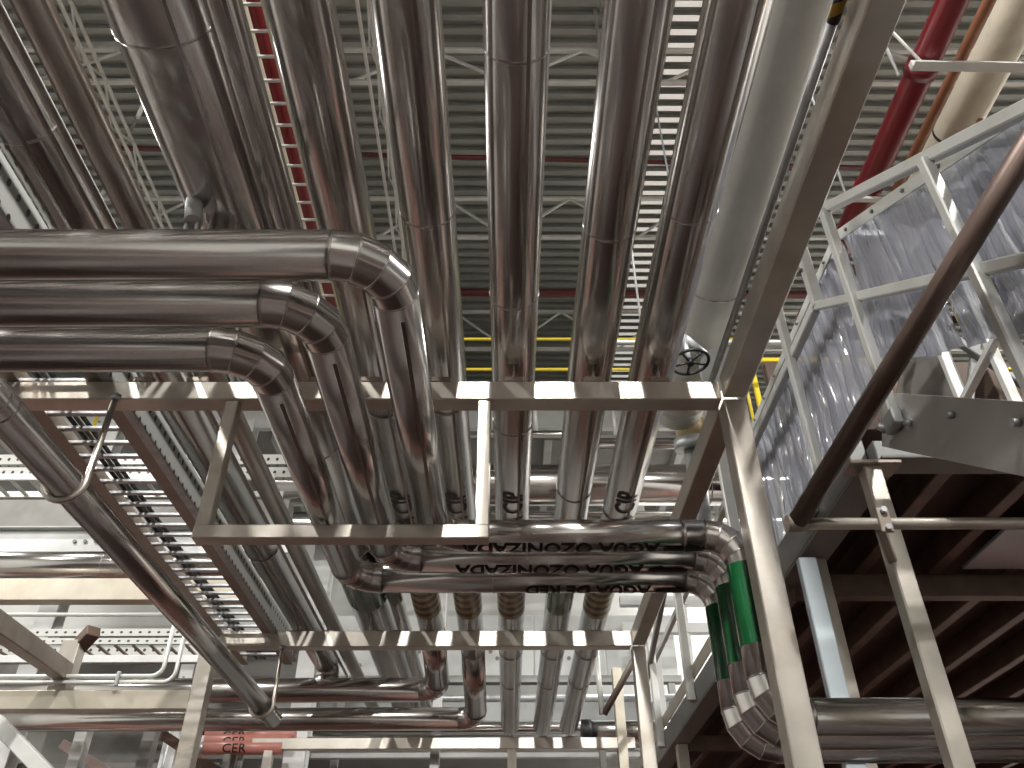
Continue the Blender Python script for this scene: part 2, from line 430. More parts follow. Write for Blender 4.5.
# ------------------------------------------------------------------ pipes along the rack
ZP = 4.03
def shoes(t, x, z, r, ys):
    for y in ys:
        sh = bar('shoe', (x-.048, y, 3.868), (x+.048, y, 3.868), .09, .034, STEELD, t)
        bar('shoe_web', (x, y-.03, (3.885+z-r)/2+.012), (x, y+.03, (3.885+z-r)/2+.012), .012, z-r-3.885+.03, STEEL, sh)
def rack_pipe(x, z, r, pts_tail, label, bands, seam=.35, m=CLAD, R=None, y0=-3.6, shoe=YB[1:3], name='insulated_pipe'):
    t = thing(name, label, 'pipe', (x, 3.08, z), 'clad pipes along the rack')
    pts = [(x, y0, z)] + pts_tail
    pipe(t, pts, r, m, R, 40, [(0, b-y0) for b in bands], seam=seam)
    if shoe: shoes(t, x, z, r, [y+.05 for y in shoe])
    return t
R1 = .107
pA = rack_pipe(-.637, ZP, R1, [(-.637, 6.8, ZP), (-.637, 7.75, 3.80), (-5.4, 7.75, 3.80)], 'clad pipe with hazard tape that turns left past the second beam, left of its twin', (.55, 3.45, 5.0), R=.16)
pB = rack_pipe(-.31, ZP, R1, [(-.31, 7.3, ZP), (-.31, 8.45, 3.72), (-5.8, 8.45, 3.72)], 'clad pipe with hazard tape turning left lowest, right of its twin', (2.15, 3.42, 5.1), R=.16)
pC = rack_pipe(.03, ZP, R1, [(.03, 10.0, ZP)], 'clad pipe with hazard tape running straight up the middle', (1.46, 2.62, 3.62, 5.1, 7.3, 8.2), shoe=YB[1:4])
pD = rack_pipe(.405, ZP, R1, [(.405, 10.0, ZP)], 'clad pipe with a green band, right of the middle pipe', (2.22, 4.35, 7.3, 8.2), shoe=YB[1:4])
pE = rack_pipe(.71, ZP, R1, [(.71, 10.0, ZP)], 'rightmost bare metal clad pipe with hazard tape next to the white pipe', (2.13, 4.62, 7.3, 8.2), shoe=YB[1:4])
pBig = rack_pipe(-1.10, 4.10, .165, [(-1.10, 9.75, 4.10)], 'widest clad pipe, with two small branch stubs underneath', (1.42, 3.9, 5.2), .5)
pF = rack_pipe(-.872, ZP, .057, [(-.872, 9.7, ZP)], 'slim clad pipe tucked beside the widest pipe', (.9, 3.6, 5.0), .4)
pG = rack_pipe(-1.44, ZP-.03, .057, [(-1.44, 9.7, ZP-.03)], 'thin dull brown pipe at upper left, second from the left edge', (), None, m=CLAD2)
pH = rack_pipe(-1.69, ZP+.01, .113, [(-1.69, 7.75, ZP+.01), (-1.69, 7.75, 3.82)], 'leftmost broad clad pipe entering at the upper left edge', (1.77, 5.2), .3, R=.12)
# tape and lettering
for t, x in ((pA, -.637), (pB, -.31), (pC, .03), (pE, .71)):
    sleeve('hazard_tape', (x, 5.5, ZP), (x, 6.28, ZP), R1+.003, HAZ, t, turns=8)
sleeve('green_tape', (.405, 5.5, ZP), (.405, 6.2, ZP), R1+.003, GREEN, pD)
sleeve('green_tape', (-1.10, 5.3, 4.10), (-1.10, 6.15, 4.10), .168, GREEN, pBig)
sleeve('green_tape', (-.872, 5.4, ZP), (-.872, 6.1, ZP), .060, GREEN, pF)
for t, x in ((pA, -.637), (pB, -.31), (pC, .03), (pE, .71)):
    def fn(u, v, x=x):
        th = (v-.062)/R1
        return V((x - (R1+.002)*math.sin(th), 5.05-u, ZP - (R1+.002)*math.cos(th)))
    lettering('lettering', 'AGUA CIP', .175, fn, t, bold=.026, spacing=1.05)
# branch stubs under the widest pipe
st = thing('branch_drop', 'pale sleeved branch stub hanging below the widest pipe', 'pipe stub', (-1.16, 2.05, 3.95))
tube('sleeve', [(-1.175, 2.06, 3.99), (-1.125, 2.01, 3.80)], .032, WHITE, st, 20)
tube('bolt_rod', [(-1.145, 2.01, 3.80), (-1.12, 1.99, 3.42)], .009, GALV, st, 8)
tube('bolt_rod', [(-1.105, 2.01, 3.80), (-1.08, 1.99, 3.42)], .009, GALV, st, 8)
st = thing('branch_drop', 'shiny bare metal branch stub with a collar below the widest pipe', 'pipe stub', (-1.08, 2.11, 3.95))
tube('branch', [(-1.085, 2.12, 3.99), (-1.065, 2.06, 3.48)], .034, CLAD, st, 20)
tube('collar', [(-1.085, 2.12, 3.955), (-1.084, 2.117, 3.935)], .055, CLAD, st, 24)
tube('branch_cap', [(-1.065, 2.06, 3.48), (-1.063, 2.05, 3.40)], .05, CLAD, st, 16)
conduit('conduit', [(-1.545, -3, 4.0), (-1.545, 8.0, 4.0)], .012, RAILW, 'thin pale conduit along the left side of the thin brown pipe', 'conduit')
conduit('conduit', [(-1.82, -3, 4.12), (-1.82, 6.0, 4.12)], .010, RAILW, 'thin pale conduit along the left side of the leftmost broad pipe', 'conduit')
# white jacketed pipe
t = thing('white_pipe', 'broad white jacketed pipe beside the right side beam', 'pipe', (1.31, 3, 5.2))
pipe(t, [(1.31, -3.5, 5.2), (1.31, 5.2, 5.2)], .205, WPIPE, None, 40, [(0, 3.5+.3), (0, 3.5+3.75)])
for y in (-1.2, 5.05):
    tube('hanger_rod', [(1.09, y, 5.2), (1.09, y, 10.95)], .010, GALV, t, 8); tube('hanger_rod', [(1.53, y, 5.2), (1.53, y, 10.95)], .010, GALV, t, 8)
    ring_band('strap', (1.31, y, 5.2), (0, 1, 0), .206, .05, GALV, t)
# conduit with hazard tape by the side beam
t = thing('rail_tube', 'slim steel tube with a yellow and black tape end along the side beam', 'tube', (.955, 2, 3.9))
tube('tube', [(.955, 1.27, 3.87), (.955, 3.05, 3.87)], .015, GALV, t, 12)
tube('tube', [(.955, -3, 3.87), (.955, 1.07, 3.87)], .015, GALV, t, 12)
sleeve('hazard_tape', (.955, 1.07, 3.87), (.955, 1.29, 3.87), .019, HAZ, t, 16, 12)

# ------------------------------------------------------------------ three bent water pipes
def bent(yn, xt, yf, name_label, txt, tx, arrow_dir, r=.07, z=3.2, bands=()):
    t = thing('water_pipe', name_label, 'pipe', (xt, 3.05, z), 'three bent water pipes')
    pts = [(-6, yn, z), (xt, yn, z), (xt, yf, z), (1.02, yf, z), (1.02, yf, 2.43), (7.5, yf, 2.43)]
    pipe(t, pts, r, CLAD, .15, 40, bands, 4, seam=None)
    # lap seam along the underside of the lengthwise leg
    q = V((.35, 0, -.94))
    bar('lap_seam', V((xt, yn+.2, z))+q*(r+.0005), V((xt, yf-.2, z))+q*(r+.0005), .012, .003, SEAM, t, q, 0)
    sleeve('green_tape', (1.02, yf, 3.05), (1.02, yf, 2.70), r+.003, GREEN, t)
    def fn(u, v):
        th = math.radians(-36) + v/r
        return V((tx-u, yf + (r+.002)*math.sin(th), z - (r+.002)*math.cos(th)))
    lettering('lettering', txt, .094, fn, t, bold=.025)
    # arrow
    s = arrow_dir; c = tx+.115
    quads = []
    a = bmesh.new()
    outline = [(-.09, .022), (.02, .022), (.02, .008), (.10, .036), (.02, .064), (.02, .05), (-.09, .05)]
    vs = [a.verts.new((s*p[0], p[1], 0)) for p in outline]; a.faces.new(vs)
    bmesh.ops.triangulate(a, faces=a.faces)
    for k in range(1, 8): bmesh.ops.bisect_plane(a, geom=list(a.verts)+list(a.edges)+list(a.faces), plane_co=(0, .064*k/8, 0), plane_no=(0, 1, 0))
    for v in a.verts:
        th = math.radians(-38) + v.co.y/r
        v.co = V((c+v.co.x, yf + (r+.002)*math.sin(th), z - (r+.002)*math.cos(th)))
    me = bpy.data.meshes.new('arrow'); a.to_mesh(me); a.free()
    link('arrow', me, INK, t)
    return t
bent(1.58, -.325, 3.30, 'uppermost of the three bent water pipes, arrow pointing right', 'AGUA OZONIZADA', .66, 1, bands=((2, .95),))
bent(1.775, -.555, 3.53, 'middle of the three bent water pipes, arrow pointing left', 'AGUA OZONIZADA', .62, -1, bands=((2, .5), (3, .95)))
bent(1.99, -.765, 3.77, 'lowest of the three bent water pipes, lettered for mains water', 'AGUA DE RED', .69, 1, bands=((2, .55), (3, .98)))

# ------------------------------------------------------------------ hung pipe and cable ladder at the left
t = thing('hung_pipe', 'clad pipe slung in rod hangers under the left side of the rack', 'pipe', (-1.83, 3, 3.3))
pipe(t, [(-6, 2.20, 3.30), (-1.85, 2.20, 3.30), (-1.85, 6.75, 3.30)], .070, CLAD, .09, 40, [(1, .10), (1, .16)], seam=-.4)
def uhang(x, y, zc, r, ztop, label):
    o = thing('rod_hanger', label, 'hanger', (x, y, ztop), 'rod hangers of the slung pipe')
    n = 14
    pts = [(x-r, y, zc+.05), (x-r, y, zc)] + [(x+r*math.cos(PI+PI*k/n), y, zc+r*math.sin(PI+PI*k/n)) for k in range(1, n)] + [(x+r, y, zc), (x+r, y, ztop)]
    tube('u_rod', pts, .014, STEEL, o, 10)
    tube('nut', [(x+r, y, ztop-.03), (x+r, y, ztop)], .024, GALV, o, 6)
uhang(-1.85, 3.0, 3.30, .085, 3.75, 'front u-shaped rod hanger holding the slung pipe to the front beam')
uhang(-1.85, 6.38, 3.30, .085, 3.75, 'back u-shaped rod hanger holding the slung pipe to the second beam')
t = thing('cable_ladder', 'dark steel cable ladder with bright rungs running along the left of the rack', 'cable ladder', (-2.15, 3, 3.86))
for x in (-2.30, -1.915):
    bar('side_rail', (x, -2, 3.91), (x, 7.2, 3.91), .022, .10, STEELD, t)
    bar('rail_flange', (x, -2, 3.863), (x, 7.2, 3.863), .075, .008, STEELD, t)
rm = None; y = -.3
while y < 7.1:
    o = link('rung', rm or bar_mesh((-2.29, 0, 3.885), (-1.925, 0, 3.885), .028, .022), GALV, t); rm = o.data; o.location = (0, y, 0)
    y += .135
for k in range(3):   # cables in the ladder
    conduit('cable', [(-2.22+.035*k, -2, 3.915+.004*k), (-2.21+.04*k, 2.4, 3.915), (-2.22+.03*k, 4.6, 3.92), (-2.20+.035*k, 7.2, 3.915)], .012, (BLACK, GREYP, BLACK)[k],
            ('outermost dark cable lying in the cable ladder', 'middle grey cable lying in the cable ladder', 'inner dark cable lying in the cable ladder')[k], 'cable', R=.2)
t = thing('punched_channel', 'pale punched steel channel along the right side of the cable ladder', 'channel', (-1.88, 3, 3.9))
def perf_bar(name, p0, p1, wd, ht, parent, upv=(0, 0, 1), pitch=.05, rows=1):
    o = bar(name, p0, p1, wd, ht, PERF, parent, upv, 0)
    me = o.data; uv = me.uv_layers.new(name='UVMap'); d = (V(p1)-V(p0)).normalized(); u = V(upv)
    sd = d.cross(u)
    for p in me.polygons:
        for li in p.loop_indices:
            c = me.vertices[me.loops[li].vertex_index].co - V(p0)
            a = c.dot(u)/ht if abs(p.normal.dot(u)) < .5 else c.dot(sd)/wd
            uv.data[li].uv = (c.dot(d)/pitch, (a+.5)*rows)
    return o
perf_bar('web', (-1.868, -2, 3.965), (-1.868, 7.1, 3.965), .012, .22, t, pitch=.075, rows=2)
bar('flange', (-1.850, -2, 3.857), (-1.850, 7.1, 3.857), .05, .010, GALV, t)

# ------------------------------------------------------------------ upper left ladder tray and right hand ceiling services
t = thing('ladder_tray', 'narrow white ladder tray high up in front of a red pipe', 'cable ladder', (-1.8, 3, 7.4))
for x in (-1.965, -1.785): bar('side_rail', (x, -2, 7.45), (x, 11, 7.45), .05, .09, CREAMP, t)
rm = None; y = 1.5
while y < 10:
    o = link('rung', rm or bar_mesh((-1.95, 0, 7.42), (-1.80, 0, 7.42), .025, .02), WHITE, t); rm = o.data; o.location = (0, y, 0); y += .21
conduit('fire_main', [(-1.96, -2, 7.72), (-1.96, 11, 7.72)], .13, RED, 'red fire main seen through the white ladder tray', 'pipe')
t = thing('red_fire_pipe', 'thick dark red fire pipe with couplings at the upper right', 'pipe', (3.04, 3, 7))
tube('pipe', [(3.04, -2, 7), (3.04, 9.8, 7)], .105, RED, t, 32)
for y in (3.42, 4.55, 6.2): tube('coupling', [(3.04, y-.05, 7), (3.04, y+.05, 7)], .118, RED, t, 32)
for y in (3.42, 4.55):
    tube('hanger_rod', [(2.84, y, 6.9), (2.84, y-.1, 10.9)], .012, GALV, t, 8)
bar('clamp_bar', (2.82, 4.55, 6.87), (3.16, 4.55, 6.87), .05, .03, RAILW, t)
conduit('brown_pipe', [(3.35, -2, 7.1), (3.35, 9.5, 7.1)], .04, COPPER, 'slim brown primed pipe between the red pipe and the cream duct', 'pipe', n=20)
t = thing('cream_duct', 'cream painted duct with a black sealant joint at the upper right corner', 'duct', (3.46, 3, 7.15))
pipe(t, [(3.655, -2, 7.2), (3.655, 9.5, 7.2)], .16, CREAMP, None, 32)
ring_band('black_joint', (3.655, 4.15, 7.2), (0, 1, 0), .16, .025, BLACK, t)
bar('patch', (3.68, 3.9, 7.04), (3.72, 3.9, 7.04), .04, .004, COPPER, t)
t = thing('strut_bracket', 'galvanised strut bracket crossing under the cream duct', 'bracket', (3.3, 3.3, 6.8))
bar('strut', (2.86, 3.3, 6.84), (4.2, 3.32, 6.84), .05, .07, RAILW, t)
bar('flange', (2.86, 3.27, 6.80), (4.2, 3.29, 6.80), .06, .01, RAILW, t)
tube('brace_rod', [(2.95, 3.3, 6.88), (2.62, 3.3, 8.2)], .012, RAILW, t, 8)
tube('brace_rod', [(4.1, 3.3, 6.88), (4.1, 3.3, 10.9)], .012, RAILW, t, 8)
# yellow rails
t = thing('yellow_guardrail', 'yellow tubular guardrail far behind the front beam', 'guardrail', (1, 7, 6.2))
tube('top_rail', [(-6, 6.6, 7.05), (2.4, 6.6, 7.05)], .016, YELLOW, t, 14)
tube('mid_rail', [(-6, 6.6, 6.65), (2.4, 6.6, 6.65)], .016, YELLOW, t, 14)
for x in (-5.3, -4.0, -2.9, 2.4): tube('rail_post', [(x, 6.6, 5.8), (x, 6.6, 7.05)], .016, YELLOW, t, 14)
t = thing('valve_walkway', 'yellow railed stub walkway behind the right post of the rack', 'walkway', (2, 5.7, 5.4))
bar('yellow_post', (1.72, 5.6, 3.62), (1.72, 5.6, 6.25), .045, .045, YELLOW, t, (0, 1, 0))
bar('yellow_post', (2.12, 5.6, 3.62), (2.12, 5.6, 6.0), .04, .04, YELLOW, t, (0, 1, 0))
bar('yellow_rail', (1.75, 5.6, 5.98), (3.4, 5.6, 5.98), .045, .045, YELLOW, t)
bar('yellow_rail', (1.30, 5.6, 5.80), (1.72, 5.6, 5.80), .045, .045, YELLOW, t)
conduit('air_line', [(.86, 5.2, 6.3), (.86, 5.2, 5.86), (3.2, 5.2, 5.86)], .022, RAILW, 'thin pale pipe crossing just above the black handwheel', 'pipe', R=.06)
# valve with handwheel
t = thing('gate_valve', 'pale valve with a black spoked handwheel behind the front beam', 'valve', (1.2, 4, 4.6))
c = V((1.11, 3.9, 4.64)); ax = V((.06, -.06, -1)).normalized(); s, u = frame_of(ax)
wheel = [c + (s*math.cos(2*PI*k/36) + u*math.sin(2*PI*k/36))*.112 for k in range(36)]
wr = []
for k in range(36):
    d = (wheel[k]-c).normalized()
    wr.append([wheel[k] + (d*math.cos(2*PI*j/8) + ax*math.sin(2*PI*j/8))*.010 for j in range(8)])
link('handwheel', skin_rings(wr + [wr[0]], False), BLACK, t)
for k in range(5): tube('spoke', [c, c + (s*math.cos(2*PI*k/5+.3) + u*math.sin(2*PI*k/5+.3))*.11], .008, BLACK, t, 8)
tube('stem', [c-ax*.02, c-ax*.22], .014, GALV, t, 10)
tube('hub', [c-ax*.02, c+ax*.02], .022, BLACK, t, 12)
tube('body', [(1.35, 4.05, 4.70), (1.40, 4.22, 4.84)], .125, WHITE, t, 32)
tube('flange', [(1.345, 4.03, 4.685), (1.35, 4.05, 4.70)], .145, WHITE, t, 32)
tube('neck', [c-ax*.2, (1.38, 4.15, 4.78)], .03, GALV, t, 14)
tube('standpipe', [(1.42, 4.25, 4.8), (1.42, 4.25, 3.62)], .05, GALV, t, 20)
t = thing('stained_flange', 'stained cream valve body with steel flange below the front beam end', 'valve', (1.4, 5.3, 5.0))
tube('body', [(1.41, 5.25, 5.12), (1.42, 5.3, 4.98)], .115, BRASS, t, 28)
tube('flange', [(1.42, 5.3, 4.98), (1.425, 5.32, 4.90)], .14, GALV, t, 28)
tube('pipe', [(1.425, 5.32, 4.90), (1.45, 5.5, 4.2)], .07, GALV, t, 24)
t = thing('chain_hoist', 'pale round casing with black handwheel and chain behind the stair rail', 'valve', (2.05, 5.3, 5.0))
tube('body', [(2.12, 5.3, 5.05), (2.24, 5.5, 5.15)], .19, WHITE, t, 28)
tube('stem', [(2.12, 5.3, 5.05), (1.96, 5.15, 5.0)], .02, GALV, t, 10)
c2 = V((1.97, 5.15, 5.0)); hw = []
for k in range(20):
    d = V((0, math.cos(2*PI*k/20), math.sin(2*PI*k/20)))
    hw.append([c2 + d*(.075+.012*math.cos(2*PI*j/8)) + V((1, 0, 0))*.012*math.sin(2*PI*j/8) for j in range(8)])
link('handwheel', skin_rings(hw + [hw[0]], False), BLACK, t)
for k in range(6):
    tube('chain_link', [(1.98+.012*(k % 2), 5.15, 4.92-.05*k), (1.985, 5.15, 4.865-.05*k)], .013, BLACK, t, 8)

# ------------------------------------------------------------------ stair and mezzanine at the right
SL = .768
stair = thing('steel_stair', 'steel stair flight with bolted grey stringer and pale handrail at the right', 'stair', (1.6, 2.9, 0))
y0s, z0s = 2.97, 3.75      # top of the stringer
def zt(y): return z0s + (y-y0s)*SL
def stringer(x, name):
    me_v = []
    for xx in (x-.008, x+.008):
        me_v += [(xx, 2.80, zt(2.80)), (xx, 2.94, zt(2.94)-.29), (xx, -1.53, 0), (xx, -1.91, 0)]
    fs = [(0, 1, 2, 3), (7, 6, 5, 4), (0, 4, 5, 1), (1, 5, 6, 2), (2, 6, 7, 3), (3, 7, 4, 0)]
    me = mesh_from(me_v, fs); o = link(name, me, STRG, stair)
    return o
stringer(1.6, 'stringer'); stringer(2.5, 'stringer')
yb_, nt_ = -1.5, 18
for k in range(17):
    y = 2.70-k*.235; z = zt(y)-.16
    if z < .1: break
    box('tread', (1.61, 2.49), (y-.13, y+.13), (z-.02, z+.02), GREYP, stair)
for (y, dz) in ((2.72, -.18), (2.45, -.12), (2.15, -.12), (1.9, -.12), (1.5, -.12)):
    tube('bolt', [(1.59, y-.05, zt(y)+dz), (1.565, y-.05, zt(y)+dz)], .014, GALV, stair, 6)
RZ = 1.14
def rail_y(y): return zt(y)+RZ
bar('handrail', (1.6, 2.77, rail_y(2.77)), (1.6, .35, rail_y(.35)), .05, .05, RAILW, stair, (0, 0, 1))
bar('mid_rail', (1.6, 3.17, zt(3.17)+.535), (1.6, .35, zt(.35)+.57), .045, .045, RAILW, stair, (0, 0, 1))
for y in (2.745, 1.97, 1.15):
    bar('rail_post', (1.575, y, zt(y)-.17), (1.575, y, rail_y(y)-.02), .045, .045, RAILW, stair, (0, 1, 0))
    bar('post_foot', (1.565, y-.05, zt(y)-.14), (1.565, y+.05, zt(y)-.14), .04, .08, GALV, stair)
    tube('bolt', [(1.56, y+.06, zt(y)-.15), (1.53, y+.06, zt(y)-.12)], .016, GALV, stair, 6)
bar('handrail', (2.5, 2.77, rail_y(2.77)), (2.5, .0, rail_y(0)), .05, .05, RAILW, stair)
for y in (2.7, 1.8, .9): bar('rail_post', (2.5, y, zt(y)-.1), (2.5, y, rail_y(y)), .045, .045, RAILW, stair, (0, 1, 0))

mez = thing('mezzanine', 'steel mezzanine floor seen from below with dark joists at the lower right', 'platform', (3, 3.2, 0))
box('edge_channel', (1.52, 1.60), (3.10, 11.6), (3.40, 3.58), GREYM, mez)
box('edge_flange', (1.52, 1.68), (3.10, 11.6), (3.385, 3.40), GREYP, mez)
box('edge_channel', (1.60, 6.0), (3.02, 3.10), (3.42, 3.52), GREYM, mez)
box('edge_flange', (1.60, 6.0), (2.98, 3.12), (3.405, 3.42), GREYP, mez)
box('kick_plate', (1.535, 1.545), (4.6, 11.6), (3.62, 3.74), CREAM, mez)
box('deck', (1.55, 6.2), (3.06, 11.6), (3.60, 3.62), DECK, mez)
x = 1.95
while x < 6:
    box('joist', (x, x+.075), (3.12, 11.5), (3.46, 3.60), BROWN, mez); x += .42
box('cross_joist', (1.6, 6.2), (4.33, 4.41), (3.33, 3.46), BROWN, mez)
box('cross_joist', (1.67, 6.2), (8.02, 8.08), (3.33, 3.46), BROWN, mez)
box('mezzanine_post', (1.56, 1.66), (3.95, 4.05), (0, 3.385), STEEL, mez)
box('mezzanine_post', (1.56, 1.66), (8.0, 8.1), (0, 3.385), STEEL, mez)
box('mezzanine_post', (5.8, 5.9), (3.95, 4.05), (0, 3.385), STEEL, mez)
box('mezzanine_post', (5.8, 5.9), (8.0, 8.1), (0, 3.385), STEEL, mez)
tag(box('cover_panel', (1.44, 1.53), (3.75, 3.80), (0, 3.30), BLUEG), 'narrow blue grey upright panel just right of the main rack post', 'panel')
tag(box('ceiling_panel', (2.50, 3.5), (3.72, 4.2), (3.43, 3.45), BLUEG), 'pale blue grey panel under the mezzanine at the right edge', 'panel')
tag(box('dark_backing', (1.75, 6.2), (11.6, 11.7), (0, 3.6), DECK), 'added dark backing wall standing in for the shade under the mezzanine', 'wall')  # added dark sheet, keeps the view under the deck in shade
# landing guard rail
g = thing('landing_rail', 'pale guardrail along the mezzanine edge beside the clear curtain', 'guardrail', (1.6, 5, 3.6))
bar('mid_rail', (1.6, 3.17, 4.43), (1.6, 9.8, 4.43), .045, .06, RAILW, g)
bar('top_rail', (1.6, 3.10, 4.83), (1.6, 9.8, 4.83), .05, .05, RAILW, g)
for y in (3.13,): bar('rail_post', (1.6, y, 4.40), (1.6, y, 4.83), .06, .045, RAILW, g, (0, 1, 0))
for y in (3.57, 4.85, 6.8, 8.4): 
    bar('rail_post', (1.485 if y > 4 else 1.58, y, 3.44), (1.485 if y > 4 else 1.58, y, 4.83), .045 if y < 4 else .07, .05, RAILW, g, (0, 1, 0))
    bar('post_foot', (1.50, y-.02, 3.47), (1.50, y+.12, 3.47), .03, .04, RAILW, g)
for z in (4.66, 4.76): tube('bolt', [(1.568, 3.13, z), (1.55, 3.13, z)], .012, GREYP, g, 6)
bar('brace', (1.46, 6.0, 4.85), (1.46, 9.4, 4.0), .05, .05, GREYL, g)
g = thing('inner_rail', 'pale braced guardrail behind the stair stringer', 'guardrail', (2.6, 3.4, 3.6))
for y in (3.8, 3.4, 2.95): bar('rail_post', (2.6, y, 3.62 if y > 3.05 else 3.2), (2.6, y, 5.0), .05, .045, RAILW, g, (0, 1, 0))
bar('brace', (2.58, 3.75, 4.25), (2.58, 3.0, 4.40), .045, .045, RAILW, g)
bar('top_rail', (2.6, 4.6, 5.0), (2.6, 2.9, 5.0), .05, .05, RAILW, g)
bar('mid_rail', (2.6, 2.95, 4.40), (4.2, 2.95, 4.40), .045, .045, RAILW, g)
# dark machine behind
mch = thing('dark_machine', 'dark machine frame with round holes behind the stair stringer', 'machine', (3.4, 4.2, 3.62))
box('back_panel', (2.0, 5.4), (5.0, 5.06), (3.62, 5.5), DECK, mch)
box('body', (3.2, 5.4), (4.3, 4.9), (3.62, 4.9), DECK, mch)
box('side_plate', (2.75, 2.79), (4.0, 5.0), (3.62, 5.1), GREYP, mch)
for k in range(4): bar('frame_bar', (2.3+.5*k, 4.2, 4.3), (2.7+.5*k, 4.2, 5.2), .05, .05, (BROWN, GREYM, GREYP, GREYM)[k], mch, (0, 1, 0))
for k in range(2): bar('frame_bar', (2.9+.6*k, 4.15, 5.1), (3.4+.6*k, 4.15, 4.5), .05, .05, (GREYM, GREYP)[k], mch, (0, 1, 0))
bar('drip_edge', (2.3, 4.1, 5.12), (5, 4.0, 5.22), .08, .03, BLACK, mch)
bar('yellow_strip', (3.1, 4.0, 4.66), (5, 4.0, 4.66), .03, .02, YELLOW, mch)
for k in range(5): tube('bolt', [(3.3+.12*k, 4.27, 4.75), (3.3+.12*k, 4.30, 4.75)], .02, RAILW, mch, 8)

# clear vinyl curtains
def strip(y0, y1, x, zt0, zt1, zb0, zb1, amp, parent, ph):
    nu, nv = 7, 14; vs = []; fs = []
    for j in range(nv+1):
        f = j/nv
        for i in range(nu+1):
            g_ = i/nu; y = y0+(y1-y0)*g_
            zt_, zb_ = zt0+(zt1-zt0)*g_, zb0+(zb1-zb0)*g_
            bow = amp*math.sin(g_*PI)*(1+.5*math.sin(ph)) + .008*math.sin(5*f+ph+4*g_) + .004*math.sin(17*f+2*ph)
            vs.append((x+ph % .03 - bow, y+.006*math.sin(3*f+ph), zt_+(zb_-zt_)*f))
    for j in range(nv):
        for i in range(nu):
            a = j*(nu+1)+i; fs.append((a, a+1, a+nu+2, a+nu+1))
    return link('strip', mesh_from(vs, fs, smooth=True), PVC, parent)
cA = thing('strip_curtain', 'clear vinyl strip curtain hanging level along the mezzanine edge', 'curtain', (1.72, 4, 4.7))
y = 2.95
while y < 5.3:
    strip(y, y+.12, 1.72, 4.70, 4.70, 3.78, 3.78, .022, cA, random.random()*6); y += .088
bar('header_bar', (1.69, 2.92, 4.69), (1.69, 5.4, 4.69), .008, .06, RAILW, cA)
for k in range(9): tube('screw', [(1.686, 3.1+.25*k, 4.69), (1.676, 3.1+.25*k, 4.69)], .010, GREYP, cA, 6)
cB = thing('strip_curtain', 'clear vinyl strip curtain hanging on the slope along the stair rail', 'curtain', (1.72, 2, 4.2))
hz = lambda y: 4.68 + (y-2.9)*.60
y = .7
while y < 2.86:
    strip(y, y+.12, 1.72, hz(y), hz(y+.12), hz(y)-.84, hz(y+.12)-.84, .022, cB, random.random()*6); y += .088
bar('header_bar', (1.69, 2.92, hz(2.92)), (1.69, .5, hz(.5)), .008, .06, RAILW, cB)
for k in range(9): tube('screw', [(1.686, 2.8-.25*k, hz(2.8-.25*k)), (1.676, 2.8-.25*k, hz(2.8-.25*k))], .010, GREYP, cB, 6)
bar('header_stub', (1.69, 2.93, 4.72), (1.95, 2.93, 4.72), .03, .05, RAILW, cB)

# tube frame in front of the stair
fr = thing('tube_frame', 'brown steel tube frame with a sloping tube and a level tube by the stair', 'tube frame', (1.6, 3, 0))
tube('sloping_tube', [(1.07, 2.71, 2.974), (1.545, 1.238, 3.60)], .037, TUBEM, fr, 24)
tube('level_tube', [(1.07, 2.72, 2.965), (4.5, 2.72, 2.965)], .022, STEEL, fr, 20)
tube('joint', [(1.03, 2.72, 2.965), (1.10, 2.72, 2.965)], .032, STEELD, fr, 20)
bar('upright', (1.56, 3.04, 0), (1.56, 3.04, 3.40), .075, .075, STEEL, fr, (0, 1, 0))
bar('head_plate', (1.46, 3.04, 3.39), (1.68, 3.04, 3.39), .12, .02, STEELD, fr)
cp = bar('clamp_plate', (1.38, 2.69, 2.915), (1.38, 2.69, 3.015), .045, .012, STEELD, fr, (0, 1, 0))
for z in (2.93, 3.0): tube('bolt', [(1.38, 2.668, z), (1.38, 2.69, z)], .012, GALV, cp, 6)
bar('clamp', (1.38, 2.74, 2.965), (1.53, 3.02, 2.965), .04, .05, STEELD, fr)

# ------------------------------------------------------------------ far background: service level beyond the rack
fas = thing('service_level', 'white edged service floor high at the far end of the hall', 'platform', (-3, 11, 8.8))
box('fascia', (-9.6, 3.9), (11.0, 11.1), (8.83, 9.22), WHITE, fas)
box('soffit', (-9.6, 3.9), (11.1, 13.9), (8.86, 8.92), GREYP, fas)
for x in (-8.2, -6.0, -3.8, -1.6, .6, 2.8):
    box('soffit_joist', (x, x+.12), (11.1, 13.8), (8.66, 8.86), GREYL, fas)
for x in (-6.6, -4.4, -2.2, 0, 2.2):
    for k in range(4): tube('bolt', [(x+.1*(k % 2), 10.99, 8.95+.12*(k//2)), (x+.1*(k % 2), 11.0, 8.95+.12*(k//2))], .02, GREYP, fas, 6)
for i, x in enumerate((-8.6, -6.2, -4.1, -2.6)):
    c_ = thing('steel_column', ('white steel column furthest left behind the ladder', 'white bolted column behind the slung pipe', 'white column seen between the left pipes', 'white column behind the bent pipes')[i], 'column', (x, 10.8, 0), 'white columns of the far level')
    box('web', (x-.015, x+.015), (10.7, 10.94), (0, 8.8), WHITE, c_)
    for yy in (10.7, 10.94): box('flange', (x-.13, x+.13), (yy-.015, yy+.015), (0, 8.8), WHITE, c_)
t = thing('punched_tray', 'pair of white punched channels crossing far left behind the ladder', 'channel', (-5, 9.5, 7.0))
perf_bar('channel', (-7.6, 9.5, 7.31), (-2.6, 9.5, 7.31), .1, .15, t, pitch=.12)
perf_bar('channel', (-7.6, 9.5, 7.11), (-2.6, 9.5, 7.11), .1, .15, t, pitch=.12)
